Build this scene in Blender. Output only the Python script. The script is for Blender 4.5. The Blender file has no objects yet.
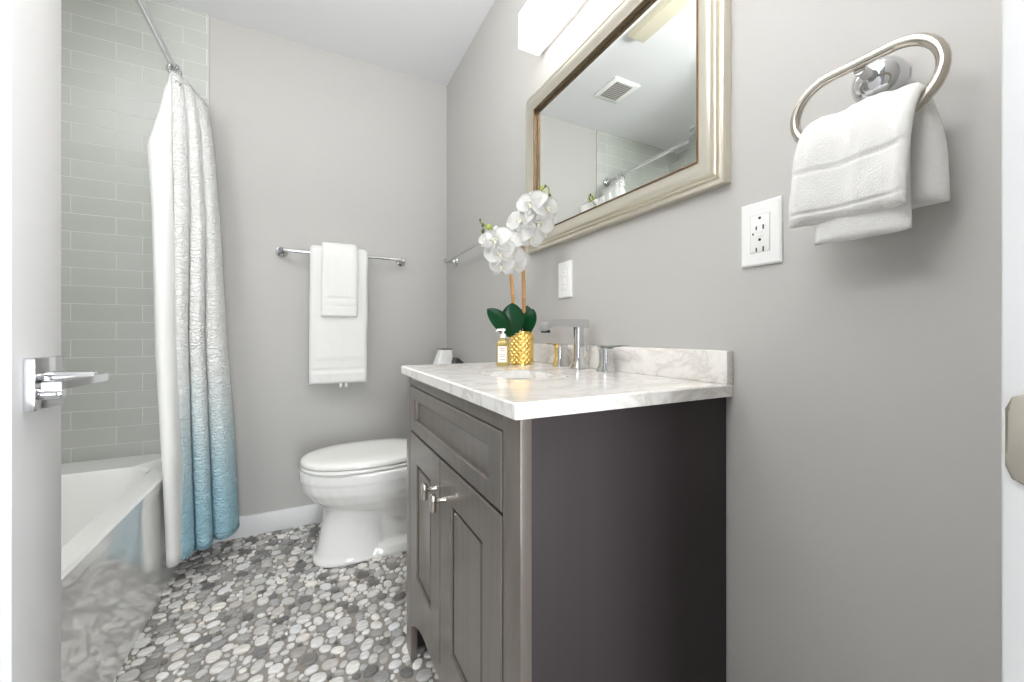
import bpy, bmesh, math, random
from mathutils import Vector, Matrix, noise
from math import sin, cos, pi, radians as R

# ------------------------------------------------------------------ camera, sky, light, exposure
S = bpy.context.scene
COL = S.collection
S.view_settings.view_transform = 'Standard'
S.view_settings.look = 'None'
S.view_settings.gamma = 1.0
S.view_settings.use_curve_mapping = False
S.view_settings.exposure = 0.48
CAM = Vector((-0.7294, 0.0, 0.957))
cd = bpy.data.cameras.new('camera')
cam = bpy.data.objects.new('camera', cd)
COL.objects.link(cam)
cam.location = CAM
cam.rotation_euler = (R(90), 0, -0.4742)
cd.sensor_width = 36.0
cd.lens = 398.2 * 36 / 1024
cd.shift_y = -6.5 / 1024
cd.clip_start = 0.01
S.camera = cam
w = bpy.data.worlds.new('hall_daylight')
S.world = w
w.use_nodes = True
w.node_tree.nodes['Background'].inputs[0].default_value = (0.93, 0.96, 1.0, 1)
w.node_tree.nodes['Background'].inputs[1].default_value = 0.25
LAMP = 3.3            # strength of the vanity lamp's glass shades


def area(name, loc, rot, sx, sy, power, col=(1, 1, 1)):
    l = bpy.data.lights.new(name, 'AREA')
    l.shape = 'RECTANGLE'; l.size = sx; l.size_y = sy; l.energy = power; l.color = col
    o = bpy.data.objects.new(name, l); COL.objects.link(o)
    o.location = loc; o.rotation_euler = rot
    return o


area('hall_fill', (-0.62, -1.10, 0.80), (R(90), 0, 0), 0.5, 1.3, 23, (0.93, 0.965, 1.0))  # added area fill out of view, lifts the lower room from the hallway
area('ceiling_bounce_fill', (-0.95, 0.24, 1.70), (R(178), 0, 0), 0.35, 0.35, 28, (0.985, 0.99, 1.0))  # unseen upward fill, added to brighten the ceiling and bounce off it
area('tub_fill', (-1.52, 1.06, 2.40), (0, R(-12), 0), 0.6, 0.6, 13, (0.97, 0.985, 1.0))  # unseen fill added above the tub to brighten tiles, tub and floor

# ------------------------------------------------------------------ helpers


def lin(h):
    def c(v):
        v /= 255.0
        return v / 12.92 if v <= 0.04045 else ((v + 0.055) / 1.055) ** 2.4
    return tuple(c(int(h[i:i + 2], 16)) for i in (0, 2, 4)) + (1,)


MATS = {}


def mat(name, hexc, rough=0.5, metal=0.0, bump=None, coat=0, emit=0, spec=None, trans=0, sss=0, sheen=0):
    """bump = (scale, strength, distance)"""
    m = bpy.data.materials.new(name); m.use_nodes = True
    n = m.node_tree; b = n.nodes['Principled BSDF']
    b.inputs['Base Color'].default_value = lin(hexc)
    b.inputs['Roughness'].default_value = rough
    b.inputs['Metallic'].default_value = metal
    if coat: b.inputs['Coat Weight'].default_value = coat; b.inputs['Coat Roughness'].default_value = 0.06
    if spec is not None: b.inputs['Specular IOR Level'].default_value = spec
    if trans: b.inputs['Transmission Weight'].default_value = trans
    if sheen: b.inputs['Sheen Weight'].default_value = sheen
    if emit:
        b.inputs['Emission Color'].default_value = lin(hexc); b.inputs['Emission Strength'].default_value = emit
    if bump:
        t = n.nodes.new('ShaderNodeTexCoord'); z = n.nodes.new('ShaderNodeTexNoise')
        z.inputs['Scale'].default_value = bump[0]; z.inputs['Detail'].default_value = 4
        u = n.nodes.new('ShaderNodeBump'); u.inputs['Strength'].default_value = bump[1]; u.inputs['Distance'].default_value = bump[2]
        n.links.new(t.outputs['Object'], z.inputs['Vector']); n.links.new(z.outputs['Fac'], u.inputs['Height'])
        n.links.new(u.outputs['Normal'], b.inputs['Normal'])
    MATS[name] = m
    return m


def nd(m, typ, **kw):
    x = m.node_tree.nodes.new(typ)
    for k, v in kw.items():
        if k in x.inputs: x.inputs[k].default_value = v
        else: setattr(x, k, v)
    return x


def ln(m, a, ao, b, bi): m.node_tree.links.new(a.outputs[ao], b.inputs[bi])


def bsdf(m): return m.node_tree.nodes['Principled BSDF']


def bx(bm, lo, hi, bev=0.0, seg=2):
    lo, hi = Vector(lo), Vector(hi)
    r = bmesh.ops.create_cube(bm, size=1)
    c, s = (lo + hi) / 2, hi - lo
    for v in r['verts']: v.co = Vector((c.x + v.co.x * s.x, c.y + v.co.y * s.y, c.z + v.co.z * s.z))
    if bev:
        es = list({e for v in r['verts'] for e in v.link_edges})
        bmesh.ops.bevel(bm, geom=es, offset=min(bev, min(s) * 0.49), segments=seg, affect='EDGES', profile=0.5)
    return bm


def ring_faces(bm, rings, close=True, cap0=True, cap1=True):
    vr = [[bm.verts.new(p) for p in r] for r in rings]
    n = len(vr[0])
    for a, b in zip(vr, vr[1:]):
        for i in range(n if close else n - 1):
            j = (i + 1) % n
            bm.faces.new((a[i], a[j], b[j], b[i]))
    if cap0: bm.faces.new(vr[0][::-1])
    if cap1: bm.faces.new(vr[-1])
    return vr


def tube(bm, pts, r, n=12, closed=False):
    pts = [Vector(p) for p in pts]
    m = len(pts)
    rs = r if isinstance(r, (list, tuple)) else [r] * m
    T = []
    for i in range(m):
        a = pts[(i - 1) % m] if (closed or i > 0) else pts[i]
        b = pts[(i + 1) % m] if (closed or i < m - 1) else pts[i]
        T.append((b - a).normalized())
    u = T[0].orthogonal().normalized()
    rings = []
    for i in range(m):
        u = (u - T[i] * u.dot(T[i])).normalized()
        v = T[i].cross(u)
        rings.append([pts[i] + (u * cos(2 * pi * k / n) + v * sin(2 * pi * k / n)) * rs[i] for k in range(n)])
    if closed:
        rings.append(rings[0])
        vr = [[bm.verts.new(p) for p in q] for q in rings[:-1]]
        vr.append(vr[0])
        for a, b in zip(vr, vr[1:]):
            for i in range(n):
                j = (i + 1) % n
                bm.faces.new((a[i], a[j], b[j], b[i]))
    else:
        ring_faces(bm, rings)
    return bm


def frame_from(d):
    d = Vector(d).normalized(); u = d.orthogonal().normalized(); return u, d.cross(u), d


def lathe(bm, base, axis, prof, n=32):
    """prof: (radius, height along the axis)"""
    u, v, d = frame_from(axis); base = Vector(base)
    rings = [[base + d * h + (u * cos(2 * pi * k / n) + v * sin(2 * pi * k / n)) * max(r, 1e-4) for k in range(n)] for r, h in prof]
    ring_faces(bm, rings)
    return bm


def grid(bm, f, nu, nv):
    vs = [[bm.verts.new(f(i / nu, j / nv)) for j in range(nv + 1)] for i in range(nu + 1)]
    for i in range(nu):
        for j in range(nv):
            bm.faces.new((vs[i][j], vs[i + 1][j], vs[i + 1][j + 1], vs[i][j + 1]))
    return vs


def obj(name, bm, m, parent=None, smooth=35, recalc=True):
    if recalc: bmesh.ops.recalc_face_normals(bm, faces=bm.faces)
    me = bpy.data.meshes.new(name); bm.to_mesh(me); bm.free()
    me.materials.append(MATS[m] if isinstance(m, str) else m)
    if smooth:
        me.polygons.foreach_set('use_smooth', [True] * len(me.polygons))
        if smooth < 180: me.set_sharp_from_angle(angle=R(smooth))
    o = bpy.data.objects.new(name, me); COL.objects.link(o)
    if parent is not None:
        o.parent = parent
        p = Vector(); q = parent
        while q is not None: p += q.location; q = q.parent
        if parent.type == 'EMPTY': o.matrix_parent_inverse = Matrix.Translation(-p)
    return o


def tag(o, label, cat, group=None):
    o['label'] = label; o['category'] = cat
    if group: o['group'] = group
    return o


def thing(name, label, cat, loc, group=None):
    o = bpy.data.objects.new(name, None); COL.objects.link(o)
    o.location = loc; o.empty_display_size = 0.05
    return tag(o, label, cat, group)


def struct(o): o['kind'] = 'structure'; return o


def B(): return bmesh.new()


def box(name, lo, hi, m, parent=None, bev=0.0): return obj(name, bx(B(), lo, hi, bev), m, parent)


def lerp(a, b, t): return a + (b - a) * t


def smooth_pts(P, k=6, closed=False):
    """Catmull-Rom through the points"""
    P = [Vector(p) for p in P]; n = len(P); out = []
    rng = range(n) if closed else range(n - 1)
    for i in rng:
        p0 = P[(i - 1) % n] if closed or i > 0 else P[i]
        p1 = P[i]; p2 = P[(i + 1) % n]
        p3 = P[(i + 2) % n] if closed or i + 2 < n else P[i + 1]
        for q in range(k):
            t = q / k
            out.append(0.5 * ((2 * p1) + (p2 - p0) * t + (2 * p0 - 5 * p1 + 4 * p2 - p3) * t * t + (3 * p1 - p0 - 3 * p2 + p3) * t ** 3))
    if not closed: out.append(P[-1])
    return out


# ------------------------------------------------------------------ materials
mat('wall_paint', 'BDBBB7', 0.55, bump=(90, 0.06, 0.002))
mat('ceiling_paint', 'E6E6E8', 0.8, bump=(120, 0.08, 0.002))
mat('trim_white', 'ECECEC', 0.35)
mat('tile_edge', 'CFCFCA', 0.4)
mat('door_white', 'EAEAEA', 0.35)
mat('porcelain', 'F2F1EE', 0.08, coat=0.4)
mat('acrylic', 'F2F1EE', 0.05, coat=1.0)
MATS['acrylic'].node_tree.nodes['Principled BSDF'].inputs['Coat Roughness'].default_value = 0.02
MATS['acrylic'].node_tree.nodes['Principled BSDF'].inputs['Coat IOR'].default_value = 1.55
mat('seat_plastic', 'F2F1ED', 0.16)
mat('chrome', 'D9DADC', 0.09, 1.0)
mat('nickel', 'D2CBC0', 0.13, 1.0)
mat('dark_gap', '15130F', 0.8)
mat('plastic_white', 'F4F4F2', 0.3)
mat('slot_dark', '1B1A19', 0.6)
mat('frame_gold', 'E4DED0', 0.30, 0.85, bump=(260, 0.05, 0.001))
mat('frame_bead', '7A6650', 0.42, 0.85)
mat('mirror_glass', 'F6F9F6', 0.0, 1.0)
mat('lamp_glass', 'FFFCF7', 0.4, emit=LAMP)
mat('fixture_beige', 'E2DBC6', 0.5)
mat('gold_pot', 'F2CF7C', 0.3, 1.0)
mat('leaf_green', '12562F', 0.28)
mat('bamboo', 'B98A58', 0.5)
mat('stem_green', '7D8A3E', 0.5)
mat('bud_green', '9DAA3A', 0.45)
mat('bud_dark', '3E4A22', 0.5)
mat('petal', 'FAF9F6', 0.5, bump=(60, 0.1, 0.002))
mat('lip_yellow', 'F3EED6', 0.5)
mat('soil', '4A3B2B', 0.9, bump=(80, 0.8, 0.006))
mat('soap_liquid', 'DCC57A', 0.08, trans=0.55)
mat('label_paper', 'F6F1EA', 0.5)
mat('label_ink', 'C5837C', 0.6)
mat('label_grey', 'B9B4AE', 0.6)
mat('grommet', 'A9A9A8', 0.2, 1.0)
mat('black_plastic', '1A1A1B', 0.4)
mat('vent_dark', '6F6F71', 0.6)

# towel cotton
m = mat('terry', 'ECEBE8', 0.9, sheen=0.3)
t = nd(m, 'ShaderNodeTexCoord'); z = nd(m, 'ShaderNodeTexNoise', Scale=420.0, Detail=3.0)
u = nd(m, 'ShaderNodeBump', Strength=0.5, Distance=0.002)
ln(m, t, 'Object', z, 'Vector'); ln(m, z, 'Fac', u, 'Height'); ln(m, u, 'Normal', bsdf(m), 'Normal')

# espresso cabinet paint, faint vertical grain
m = mat('cabinet', '6A625D', 0.33, coat=0.35)
t = nd(m, 'ShaderNodeTexCoord'); mp = nd(m, 'ShaderNodeMapping', Scale=(60, 60, 3)); z = nd(m, 'ShaderNodeTexNoise', Scale=1.0, Detail=5.0)
r = nd(m, 'ShaderNodeValToRGB'); r.color_ramp.elements[0].color = lin('625A55'); r.color_ramp.elements[1].color = lin('71685F')
r.color_ramp.elements[0].position = 0.3; r.color_ramp.elements[1].position = 0.7
ln(m, t, 'Object', mp, 'Vector'); ln(m, mp, 'Vector', z, 'Vector'); ln(m, z, 'Fac', r, 'Fac'); ln(m, r, 'Color', bsdf(m), 'Base Color')
# gable: a darker, plum tone than the front
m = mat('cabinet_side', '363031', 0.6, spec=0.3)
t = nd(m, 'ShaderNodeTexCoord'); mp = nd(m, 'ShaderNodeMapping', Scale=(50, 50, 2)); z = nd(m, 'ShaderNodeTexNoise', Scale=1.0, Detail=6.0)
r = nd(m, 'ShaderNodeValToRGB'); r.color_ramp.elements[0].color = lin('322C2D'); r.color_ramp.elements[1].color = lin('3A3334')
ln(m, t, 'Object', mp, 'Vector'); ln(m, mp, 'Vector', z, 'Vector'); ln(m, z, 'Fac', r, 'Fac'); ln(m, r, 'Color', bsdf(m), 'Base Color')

# marble
m = mat('marble', 'F2EEE8', 0.16, coat=0.3)
t = nd(m, 'ShaderNodeTexCoord')
mp = nd(m, 'ShaderNodeMapping', Rotation=(0.3, 0.2, 0.7), Scale=(1.0, 1.0, 1.4))
z1 = nd(m, 'ShaderNodeTexNoise', Scale=5.0, Detail=8.0, Roughness=0.62, Distortion=1.6)
r1 = nd(m, 'ShaderNodeValToRGB')
e = r1.color_ramp.elements
e[0].position = 0.40; e[0].color = (0, 0, 0, 1); e[1].position = 0.5; e[1].color = (1, 1, 1, 1)
x = e.new(0.60); x.color = (0, 0, 0, 1)
z2 = nd(m, 'ShaderNodeTexNoise', Scale=3.0, Detail=5.0)
mu = nd(m, 'ShaderNodeMath', operation='MULTIPLY')
mu2 = nd(m, 'ShaderNodeMath', operation='POWER'); mu2.inputs[1].default_value = 3.0
mx = nd(m, 'ShaderNodeMix', data_type='RGBA')
mx.inputs[6].default_value = lin('F4F1EC'); mx.inputs[7].default_value = lin('C6BDB4')
ln(m, t, 'Object', mp, 'Vector'); ln(m, mp, 'Vector', z1, 'Vector'); ln(m, mp, 'Vector', z2, 'Vector')
ln(m, z1, 'Fac', r1, 'Fac'); ln(m, r1, 'Color', mu2, 0); ln(m, mu2, 0, mu, 0); ln(m, z2, 'Fac', mu, 1)
m.node_tree.links.new(mu.outputs[0], mx.inputs[0]); m.node_tree.links.new(mx.outputs[2], bsdf(m).inputs['Base Color'])

# glass subway tile: the bricks run in metres on the UV map
m = mat('glass_tile', 'B9BBB3', 0.4)
t = nd(m, 'ShaderNodeUVMap')
bk = nd(m, 'ShaderNodeTexBrick', offset=0.383, offset_frequency=2, squash=1.0)
for k, v in {'Color1': lin('BBBEB7'), 'Color2': lin('C1C3BD'), 'Mortar': lin('DCDDD9'), 'Scale': 1.0, 'Mortar Size': 0.0017, 'Mortar Smooth': 0.3,
             'Bias': 0.0, 'Brick Width': 0.222, 'Row Height': 0.0735}.items(): bk.inputs[k].default_value = v
iv = nd(m, 'ShaderNodeMath', operation='SUBTRACT'); iv.inputs[0].default_value = 1.0
u = nd(m, 'ShaderNodeBump', Strength=0.6, Distance=0.002)
rr = nd(m, 'ShaderNodeMapRange'); rr.inputs[3].default_value = 0.38; rr.inputs[4].default_value = 0.7
ln(m, t, 'UV', bk, 'Vector'); ln(m, bk, 'Color', bsdf(m), 'Base Color'); ln(m, bk, 'Fac', iv, 1); ln(m, iv, 0, u, 'Height'); ln(m, u, 'Normal', bsdf(m), 'Normal')
ln(m, bk, 'Fac', rr, 0); ln(m, rr, 0, bsdf(m), 'Roughness')

# curtain: dyed from white at the top to aqua at the hem, crinkle embossed
m = mat('curtain_fabric', 'EFEFEA', 0.85)
t = nd(m, 'ShaderNodeTexCoord'); sp = nd(m, 'ShaderNodeSeparateXYZ')
z = nd(m, 'ShaderNodeTexNoise', Scale=9.0, Detail=3.0)
ad = nd(m, 'ShaderNodeMath', operation='MULTIPLY_ADD'); ad.inputs[1].default_value = 0.16
r = nd(m, 'ShaderNodeValToRGB'); e = r.color_ramp.elements
e[0].position = 0.0; e[0].color = lin('A2CDDC'); e[1].position = 1.0; e[1].color = lin('F7F7F4')
for p, c in ((0.22, 'ABD1DE'), (0.42, 'C0DAE2'), (0.62, 'DDE9EB'), (0.82, 'F1F4F2')): q = e.new(p); q.color = lin(c)
mr = nd(m, 'ShaderNodeMapRange'); mr.inputs[1].default_value = 0.15; mr.inputs[2].default_value = 1.02
ln(m, t, 'Object', sp, 'Vector'); ln(m, t, 'Object', z, 'Vector'); ln(m, z, 'Fac', ad, 0); ln(m, sp, 'Z', ad, 2)
ln(m, ad, 0, mr, 0); ln(m, mr, 0, r, 'Fac'); ln(m, r, 'Color', bsdf(m), 'Base Color')
uv = nd(m, 'ShaderNodeUVMap'); mp = nd(m, 'ShaderNodeMapping', Scale=(38, 34, 1))
wv = nd(m, 'ShaderNodeTexWave', wave_type='BANDS', bands_direction='Y')
for k, v in {'Scale': 0.55, 'Distortion': 13.0, 'Detail': 3.0, 'Detail Scale': 1.7, 'Detail Roughness': 0.6}.items(): wv.inputs[k].default_value = v
u = nd(m, 'ShaderNodeBump', Strength=0.85, Distance=0.006)
ln(m, uv, 'UV', mp, 'Vector'); ln(m, mp, 'Vector', wv, 'Vector'); ln(m, wv, 'Fac', u, 'Height'); ln(m, u, 'Normal', bsdf(m), 'Normal')
mat('liner_fabric', 'F2F2EF', 0.7, bump=(30, 0.1, 0.004))

# pebbles: colour per stone, striated
m = mat('pebble_stone', '8C8883', 0.38)
at = nd(m, 'ShaderNodeAttribute', attribute_name='stone')
t = nd(m, 'ShaderNodeTexCoord'); mp = nd(m, 'ShaderNodeMapping', Rotation=(0, 0, 0.9), Scale=(30, 150, 30)); z = nd(m, 'ShaderNodeTexNoise', Scale=1.0, Detail=3.0)
mr = nd(m, 'ShaderNodeMapRange'); mr.inputs[1].default_value = 0.3; mr.inputs[2].default_value = 0.7; mr.inputs[3].default_value = 0.78; mr.inputs[4].default_value = 1.18
mx = nd(m, 'ShaderNodeVectorMath', operation='SCALE')
ln(m, t, 'Object', mp, 'Vector'); ln(m, mp, 'Vector', z, 'Vector'); ln(m, z, 'Fac', mr, 0); ln(m, at, 'Color', mx, 0); ln(m, mr, 0, mx, 'Scale'); ln(m, mx, 'Vector', bsdf(m), 'Base Color')

# ------------------------------------------------------------------ the room
D, H = 2.263, 2.42
XL = -1.962           # tiled wall behind the tub
TE = -1.136           # edge of the tiling on the back wall
YF = 0.0835           # inner face of the doorway wall
JX = -0.30            # strike side of the doorway


def uvmap(o, f):
    me = o.data; l = me.uv_layers.new(name='UVMap')
    for lp in me.loops: l.data[lp.index].uv = f(me.vertices[lp.vertex_index].co)


wb = struct(box('wall_back', (XL - 0.12, D, -0.1), (0.12, D + 0.12, H + 0.1), 'wall_paint'))
o = box('tile_panel', (XL, D - 0.008, 0.43), (TE, D - 0.0002, H), 'glass_tile', wb)
uvmap(o, lambda c: (c.x + 1.362 + 0.222 * 20, c.z - 0.054))
box('tile_edge_trim', (TE, D - 0.009, 0.095), (TE + 0.004, D - 0.0002, H), 'tile_edge', wb)
struct(box('wall_right', (0, -0.05, -0.1), (0.12, D, H + 0.1), 'wall_paint'))
wl = struct(box('wall_left', (XL - 0.12, -0.05, -0.1), (XL - 0.008, D, H + 0.1), 'wall_paint'))
o = box('tile_panel', (XL - 0.0078, 0.742, 0.43), (XL, D - 0.008, H), 'glass_tile', wl)
uvmap(o, lambda c: (c.y + 5, c.z - 0.054))
wf = struct(box('wall_alcove', (XL - 0.008, YF, -0.1), (-1.205, 0.735, H + 0.1), 'wall_paint'))
o = box('tile_panel', (XL, 0.7352, 0.43), (-1.205, 0.743, H), 'glass_tile', wf)
uvmap(o, lambda c: (c.x + 5, c.z - 0.054))
bmw = B()                                           # doorway wall: a piece by the strike, the rest by the hinges, the header
bx(bmw, (JX, -0.03, -0.1), (0, YF, H + 0.1))
bx(bmw, (XL - 0.12, -0.03, -0.1), (-1.125, YF, H + 0.1))
bx(bmw, (-1.125, -0.03, 2.06), (JX, YF, H + 0.1))
struct(obj('wall_front', bmw, 'wall_paint'))
struct(box('ceiling', (XL - 0.12, -0.03, H), (0.12, D + 0.1, H + 0.1), 'ceiling_paint'))
# doorway lining
bmj = B(); bx(bmj, (JX - 0.018, -0.04, 0), (JX - 0.0005, YF + 0.004, 2.06), 0.002)
bx(bmj, (JX - 0.030, -0.04, 0), (JX - 0.018, 0.018, 2.045), 0.002)
jb = struct(obj('trim_1', bmj, 'trim_white'))
JF = JX - 0.018                                     # face of the jamb
bms = B()                                           # strike plate with rounded ends and a latch opening
ring = []
for k in range(24):
    a = 2 * pi * k / 24
    ring.append((0.0605 + 0.0245 * max(-1, min(1, 1.25 * cos(a))), 0.8895 + 0.030 * max(-1, min(1, 1.25 * sin(a)))))
ring_faces(bms, [[(JF - 0.0005, a, b) for a, b in ring], [(JF - 0.003, a, b) for a, b in ring], [(JF - 0.004, 0.0605 + (a - 0.0605) * 0.92, 0.8895 + (b - 0.8895) * 0.94) for a, b in ring]])
sk = obj('strike_plate', bms, 'nickel', jb); sk['label'] = 'shiny metal strike plate with rounded corners'
obj('latch_opening', bx(B(), (JF - 0.0046, 0.048, 0.874), (JF - 0.0038, 0.066, 0.898), 0.001), 'dark_gap', sk)
bmj = B(); bx(bmj, (-1.124, -0.04, 0), (-1.108, YF + 0.004, 2.06), 0.002); bx(bmj, (-1.108, -0.04, 2.042), (JX - 0.018, YF + 0.004, 2.0595), 0.002)
struct(obj('trim_2', bmj, 'trim_white'))
BH = 0.097
struct(box('baseboard_back', (-1.15, D - 0.014, 0), (-0.014, D - 0.0003, BH), 'trim_white', None, 0.003))
bmb = B(); bx(bmb, (-0.014, 1.245, 0), (-0.0003, D - 0.0003, BH), 0.003); bx(bmb, (-0.014, YF + 0.001, 0), (-0.0003, 0.487, BH), 0.003)
struct(obj('baseboard_right', bmb, 'trim_white'))

# ------------------------------------------------------------------ pebble floor
random.seed(7)


def pebble_floor():
    bm = B()
    bx(bm, (XL - 0.12, -0.45, -0.1), (0.12, D + 0.1, -0.004))
    base_faces = len(bm.faces)
    cells = {}
    CS = 0.07
    stones = []
    X0, X1, Y0, Y1 = -1.30, 0.02, 0.35, D + 0.02

    def free(x, y, cs):
        for cx, cy, cr in cs:
            gi, gj = int(cx // CS), int(cy // CS)
            for i in (-1, 0, 1):
                for j in (-1, 0, 1):
                    for ox, oy, orr in cells.get((gi + i, gj + j), ()):
                        dd = cr + orr + 0.0012
                        if (cx - ox) ** 2 + (cy - oy) ** 2 < dd * dd: return False
        return True
    for (a0, a1, tries) in ((0.020, 0.025, 2600), (0.015, 0.020, 9000), (0.011, 0.015, 22000), (0.008, 0.011, 30000), (0.0055, 0.008, 36000)):
        for _ in range(tries):
            a = random.uniform(a0, a1); b = a * random.uniform(0.62, 0.98)
            x = random.uniform(X0, X1); y = random.uniform(Y0, Y1); th = random.uniform(0, pi)
            if random.random() < 0.6: th = random.gauss(0.35, 0.5)
            d = a - b
            cs = [(x + s * d * cos(th), y + s * d * sin(th), b) for s in ((-1, 0, 1) if d > 0.002 else (0,))]
            if free(x, y, cs):
                for c in cs: cells.setdefault((int(c[0] // CS), int(c[1] // CS)), []).append(c)
                stones.append((x, y, a, b, th))
    cols = []
    for x, y, a, b, th in stones:
        big = a > 0.02
        r = random.random()
        L = random.uniform(0.74, 0.90) if r < 0.42 else random.uniform(0.50, 0.68) if r < 0.70 else random.uniform(0.32, 0.46) if r < 0.90 else random.uniform(0.14, 0.24)
        wm = random.uniform(0.0, 0.055)
        col = (L * (1 + wm), L, L * (1 - wm * 1.4), 1)
        n = 16 if a > 0.0095 else 10
        sq = random.uniform(1.9, 2.4); ph = random.uniform(0, 6); irr = random.uniform(0.0, 0.05)
        rings = []
        for s, zz in ((1.0, -0.005), (0.985, -0.0005), (0.93, 0.0012), (0.78, 0.002)):
            q = []
            for k in range(n):
                t = 2 * pi * k / n
                ct, st = cos(t), sin(t)
                px = a * s * math.copysign(abs(ct) ** (2 / sq), ct) * (1 + irr * sin(2 * t + ph)) * 0.985
                py = b * s * math.copysign(abs(st) ** (2 / sq), st) * (1 + irr * sin(3 * t + ph)) * 0.985
                q.append((x + px * cos(th) - py * sin(th), y + px * sin(th) + py * cos(th), zz))
            rings.append(q)
        f0 = len(bm.faces)
        ring_faces(bm, rings, cap0=False)
        cols.append((len(bm.faces) - f0, col))
    o = obj('floor', bm, mat('floor_grout', '9C968E', 0.8, bump=(200, 0.4, 0.002)), None, 60, False)
    me = o.data
    me.materials.append(MATS['pebble_stone'])
    fc = [(0, 0, 0, 1)] * base_faces
    for n, c in cols: fc += [c] * n
    at = me.attributes.new('stone', 'FLOAT_COLOR', 'FACE')
    at.data.foreach_set('color', [v for c in fc for v in c])
    me.polygons.foreach_set('material_index', [0] * base_faces + [1] * (len(fc) - base_faces))
    return struct(o)


pebble_floor()

# ------------------------------------------------------------------ door standing open on the left
DX = -1.07
dr = bpy.data.objects.new('door_1', None); COL.objects.link(dr); dr.location = (DX - 0.0175, 0.112, 0); dr['kind'] = 'structure'
bmd = B()
for xs, yy in (((DX - 0.035, DX), (0.112, 0.872)),):
    y0, y1 = yy; x0, x1 = xs
    st = 0.118
    bx(bmd, (x0, y0, 0.012), (x1, y0 + st, 2.035), 0.0015); bx(bmd, (x0, y1 - st, 0.012), (x1, y1, 2.035), 0.0015)
    bx(bmd, (x0, y0 + st, 0.012), (x1, y1 - st, 0.20), 0.0); bx(bmd, (x0, y0 + st, 1.925), (x1, y1 - st, 2.035), 0.0)
    bx(bmd, (x0 + 0.010, y0 + st, 0.20), (x1 - 0.010, y1 - st, 1.925), 0.0)
obj('door_leaf', bmd, 'door_white', dr)
hd = obj('door_handle', bx(B(), (DX, 0.775, 0.852), (DX + 0.012, 0.848, 0.925), 0.0015), 'chrome', dr)
hd['label'] = 'square chrome rosette with flat lever'
bml = B(); tube(bml, [(DX + 0.011, 0.805, 0.896), (DX + 0.035, 0.805, 0.896), (DX + 0.062, 0.805, 0.896)], [0.0085, 0.008, 0.0065], 16)
obj('shank', bml, 'chrome', hd)
bml = B()
rings = []
for t in (0, 0.12, 0.5, 0.85, 1.0):
    y = lerp(0.822, 0.700, t); hz = lerp(0.0058, 0.0048, t); hx = lerp(0.012, 0.009, t)
    xc = DX + 0.058 + 0.002 * sin(pi * t)
    rings.append([(xc - hx, y, 0.893 - hz), (xc + hx, y, 0.893 - hz), (xc + hx, y, 0.893 + hz), (xc - hx, y, 0.893 + hz)])
ring_faces(bml, rings)
obj('lever', bml, 'chrome', hd)
bml = B(); tube(bml, [(DX + 0.011, 0.790, 0.874), (DX + 0.030, 0.790, 0.874), (DX + 0.034, 0.790, 0.874)], [0.0085, 0.0085, 0.007], 16)
obj('privacy_button', bml, 'chrome', hd)

# ------------------------------------------------------------------ bathtub
tb = thing('bathtub', 'white alcove bathtub with glossy apron beside the shower curtain', 'bathtub', (-1.58, 1.50, 0))


def rrect(x0, x1, y0, y1, r, z, n=6):
    out = []
    for cx, cy, a0 in ((x1 - r, y1 - r, 0), (x0 + r, y1 - r, 90), (x0 + r, y0 + r, 180), (x1 - r, y0 + r, 270)):
        for k in range(n + 1):
            a = R(a0 + 90 * k / n); out.append((cx + r * cos(a), cy + r * sin(a), z))
    return out


X0, X1, Y0, Y1, ZR = XL + 0.001, -1.199, 0.7440, D - 0.0085, 0.438
bmt = B()
rings = [rrect(X0, X1, Y0, Y1, 0.004, ZR - 0.040), rrect(X0, X1, Y0, Y1, 0.005, ZR - 0.008), rrect(X0 + 0.003, X1 - 0.007, Y0 + 0.003, Y1 - 0.003, 0.008, ZR),
         rrect(X0 + 0.06, -1.262, Y0 + 0.09, Y1 - 0.185, 0.09, ZR), rrect(X0 + 0.066, -1.270, Y0 + 0.098, Y1 - 0.194, 0.10, ZR - 0.010),
         rrect(X0 + 0.10, -1.300, Y0 + 0.15, Y1 - 0.27, 0.12, 0.24), rrect(X0 + 0.13, -1.335, Y0 + 0.20, Y1 - 0.33, 0.12, 0.12), rrect(X0 + 0.2, -1.41, Y0 + 0.28, Y1 - 0.42, 0.1, 0.095)]
ring_faces(bmt, rings, cap0=False)
obj('basin', bmt, 'acrylic', tb)
bma = B()                                                       # apron with a sunk panel
def ap(y, z, d=0): return (X1 - 0.006 - d, y, z)


ys = [Y0, Y0 + 0.16, Y0 + 0.185, Y1 - 0.185, Y1 - 0.16, Y1]
zs = [0.0, 0.055, 0.075, 0.325, 0.345, 0.398]
V = [[bma.verts.new(ap(y, z, 0)) for j, z in enumerate(zs)] for i, y in enumerate(ys)]
for i in range(5):
    for j in range(5): bma.faces.new((V[i][j], V[i + 1][j], V[i + 1][j + 1], V[i][j + 1]))
bk = [[bma.verts.new((X1 - 0.03, y, z)) for z in (0, 0.398)] for y in (Y0, Y1)]
bma.faces.new([V[5][j] for j in range(6)] + [bk[1][1], bk[1][0]]); bma.faces.new([V[0][j] for j in range(6)][::-1] + [bk[0][0], bk[0][1]])
bma.faces.new([V[i][5] for i in range(6)] + [bk[1][1], bk[0][1]])
obj('apron', bma, 'acrylic', tb, 25)

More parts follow.
